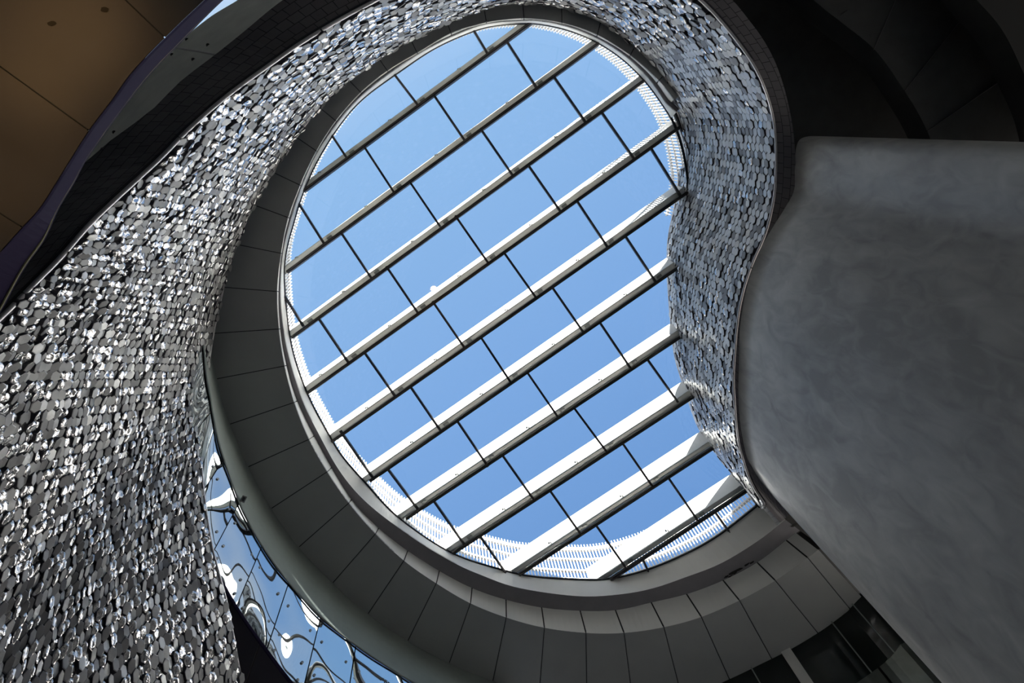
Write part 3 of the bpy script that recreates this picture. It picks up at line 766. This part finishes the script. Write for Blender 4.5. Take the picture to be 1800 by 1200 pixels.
# concrete upstand seen between the brown ceiling and the tiled underside
cu = empty('wall_back', None); tag(cu, 'grey green concrete upstand crescent in the top left beside the sky slit', 'concrete wall', kind='structure')
top_line = [(60,380),(130,262),(200,180),(262,115),(322,67),(372,28),(418,0),(470,-36),(560,-95)]
bot_line = [(60,440),(130,362),(190,300),(270,232),(350,164),(440,100),(540,32),(640,-30),(740,-90)]
tl, bl = catmull(top_line, 6), catmull(bot_line, 6)
split = 24
def ups(i0, i1):
    mb = MB(); rows = []
    for r in range(7):
        t = r/6; rows.append([W(tl[i][0], tl[i][1], 12.0).lerp(W(bl[i][0], bl[i][1], 9.3), t) for i in range(i0, i1)])
    mb.slab(rows, UP*0.25); mb.build('concrete_panel', M['up_conc'], cu)
M['up_conc'] = mat('pale_green_grey_concrete', (0.66, 0.69, 0.65), 0.6, noise=0.1, nscale=2)
# split follows the joint seen from (305,83) to (377,96)
rows = []
ups(0, len(tl))
def pxof(p):
    v_ = RM.transposed() @ (p-CAM); return 900+v_.x/v_.z*F, 600+v_.y/v_.z*F
def on_up(x, y):
    best = None
    for i_ in range(len(tl)-1):
        for k_ in range(61):
            for m2 in (0, .25, .5, .75):
                a_ = tl[i_]*(1-m2)+tl[i_+1]*m2; b_ = bl[i_]*(1-m2)+bl[i_+1]*m2
                p_ = W(a_[0], a_[1], 12.0).lerp(W(b_[0], b_[1], 9.3), k_/60); u_ = pxof(p_); d_ = (u_[0]-x)**2+(u_[1]-y)**2
                if best is None or d_ < best[0]: best = (d_, p_)
    return best[1]
jb = MB(); jb.tube([on_up(300+i_*16, 82+i_*2.9)-UP*0.0 for i_ in range(7)], 0.022, 6)
jb.build('joint_highlight', M['white_screen'], cu)  # pale tube stands in for the highlight along the joint
for (sx, sy, z) in ((328,70,11.2),(366,80,10.4),(303,97,11.0),(341,104,10.4),(201,232,10.0),(181,262,10.0)):
    p = on_up(sx, sy); tocc = (CAM-p).normalized()
    mb = MB(); mb.tube([p+tocc*-0.02, p+tocc*0.015], 0.035, 12); mb.build('tie_hole', M['darkceil'], cu)
# clerestory pane over the slit
wc = empty('window_4', None); tag(wc, 'thin crescent clerestory pane showing pale sky in the top left', 'window', kind='structure')
pts = [(300,120),(420,60),(620,-60),(600,-260),(300,-200),(200,60)]
k = len(pts); v = [W(x, y, 15.9) for x, y in pts]; v += [p+NR*0.03 for p in v]
mesh_obj('pane', v, [tuple(range(k)), tuple(range(2*k-1, k-1, -1))]+[(i, k+i, k+(i+1) % k, (i+1) % k) for i in range(k)], M['glass'], wc)

# ================================================================ upper right: dark ceilings
dc = empty('ceiling_5', None); dc.name = 'ceiling'
tag(dc, 'near-black curved ceiling layers behind the tiled wall at top right', 'ceiling', kind='structure')
arc1 = catmull([(1300,-120),(1430,0),(1480,40),(1540,90),(1590,160),(1620,210),(1640,260),(1650,330)], 6)
arc2 = catmull([(1600,-150),(1700,-20),(1760,50),(1800,130),(1830,200),(1850,300)], 6)
def layer(curve, z, far, name, mt):
    mb = MB(); mb.slab([[W(p[0], p[1], z) for p in curve], [W(p[0]+far[0], p[1]+far[1], z) for p in curve]], NR*0.5); mb.build(name, mt, dc)
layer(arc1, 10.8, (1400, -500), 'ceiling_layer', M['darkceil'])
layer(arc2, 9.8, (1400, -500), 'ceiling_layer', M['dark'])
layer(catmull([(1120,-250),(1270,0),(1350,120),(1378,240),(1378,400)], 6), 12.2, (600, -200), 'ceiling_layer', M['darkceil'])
for a, b in (((1490,18),(1478,26)), ((1600,-60),(1535,88)), ((1700,20),(1590,160)), ((1790,120),(1630,230))):
    mb = MB(); mb.tube([W(*a, 10.79), W(*b, 10.79)], 0.012, 4); mb.build('joint_line', M['black'], dc)

# ================================================================ unseen wall added to block sun, open side for fill, floor widened for bounce
N = 72; FILL_OPEN_H = 12.0
angs_w = [20+360*i/N for i in range(N)]
ring = [W(*PA.pt(a, 750), ZA+0.05) for a in angs_w]
def low(a, t):
    a = a % 360
    return FILL_OPEN_H if (a < 85 or a > 345) else 0.0
mb = MB(); 
for i in range(N):
    k = (i+1) % N; h = low(angs_w[i]+2.5, 0)
    b = len(mb.v); mb.v += [ring[i]+UP*0.3, ring[k]+UP*0.3, Vector((ring[k].x, ring[k].y, h)), Vector((ring[i].x, ring[i].y, h))]; mb.f.append((b, b+1, b+2, b+3))
ow = mb.build('added_light_wall', M['added_wall']); tag(ow, 'pale wall added out of view to block sun and admit fill light', 'wall', kind='structure')
v = [Vector((160*math.cos(2*math.pi*i/N), 160*math.sin(2*math.pi*i/N), 0)) for i in range(N)]; k = N
fo = mesh_obj('floor', v+[p-UP*0.2 for p in v], [tuple(range(k)), tuple(range(2*k-1, k-1, -1))], M['floor']); tag(fo, 'pale stone floor below the viewer widened past the open side to bounce sunlight in', 'floor', kind='structure')

# ================================================================ lamps: warm uplights washing the brown ceiling
for (x, y, z, en, sz) in ((70, 30, 4.6, 14, 0.9), (170, 110, 4.6, 6, 0.9), (-15, 275, 4.6, 9, 0.9)):
    ld = bpy.data.lights.new('uplight', 'SPOT'); ld.energy = en*13; ld.color = (1.0, 0.66, 0.30); ld.spot_size = 0.75; ld.spot_blend = 1.0; ld.shadow_soft_size = 0.15
    lo = bpy.data.objects.new('uplight', ld); COL.objects.link(lo)
    tgt = W(x, y, ZG); lo.location = tgt-NR*3.2; lo.rotation_euler = (-(NR)).to_track_quat('Z', 'Y').to_euler()
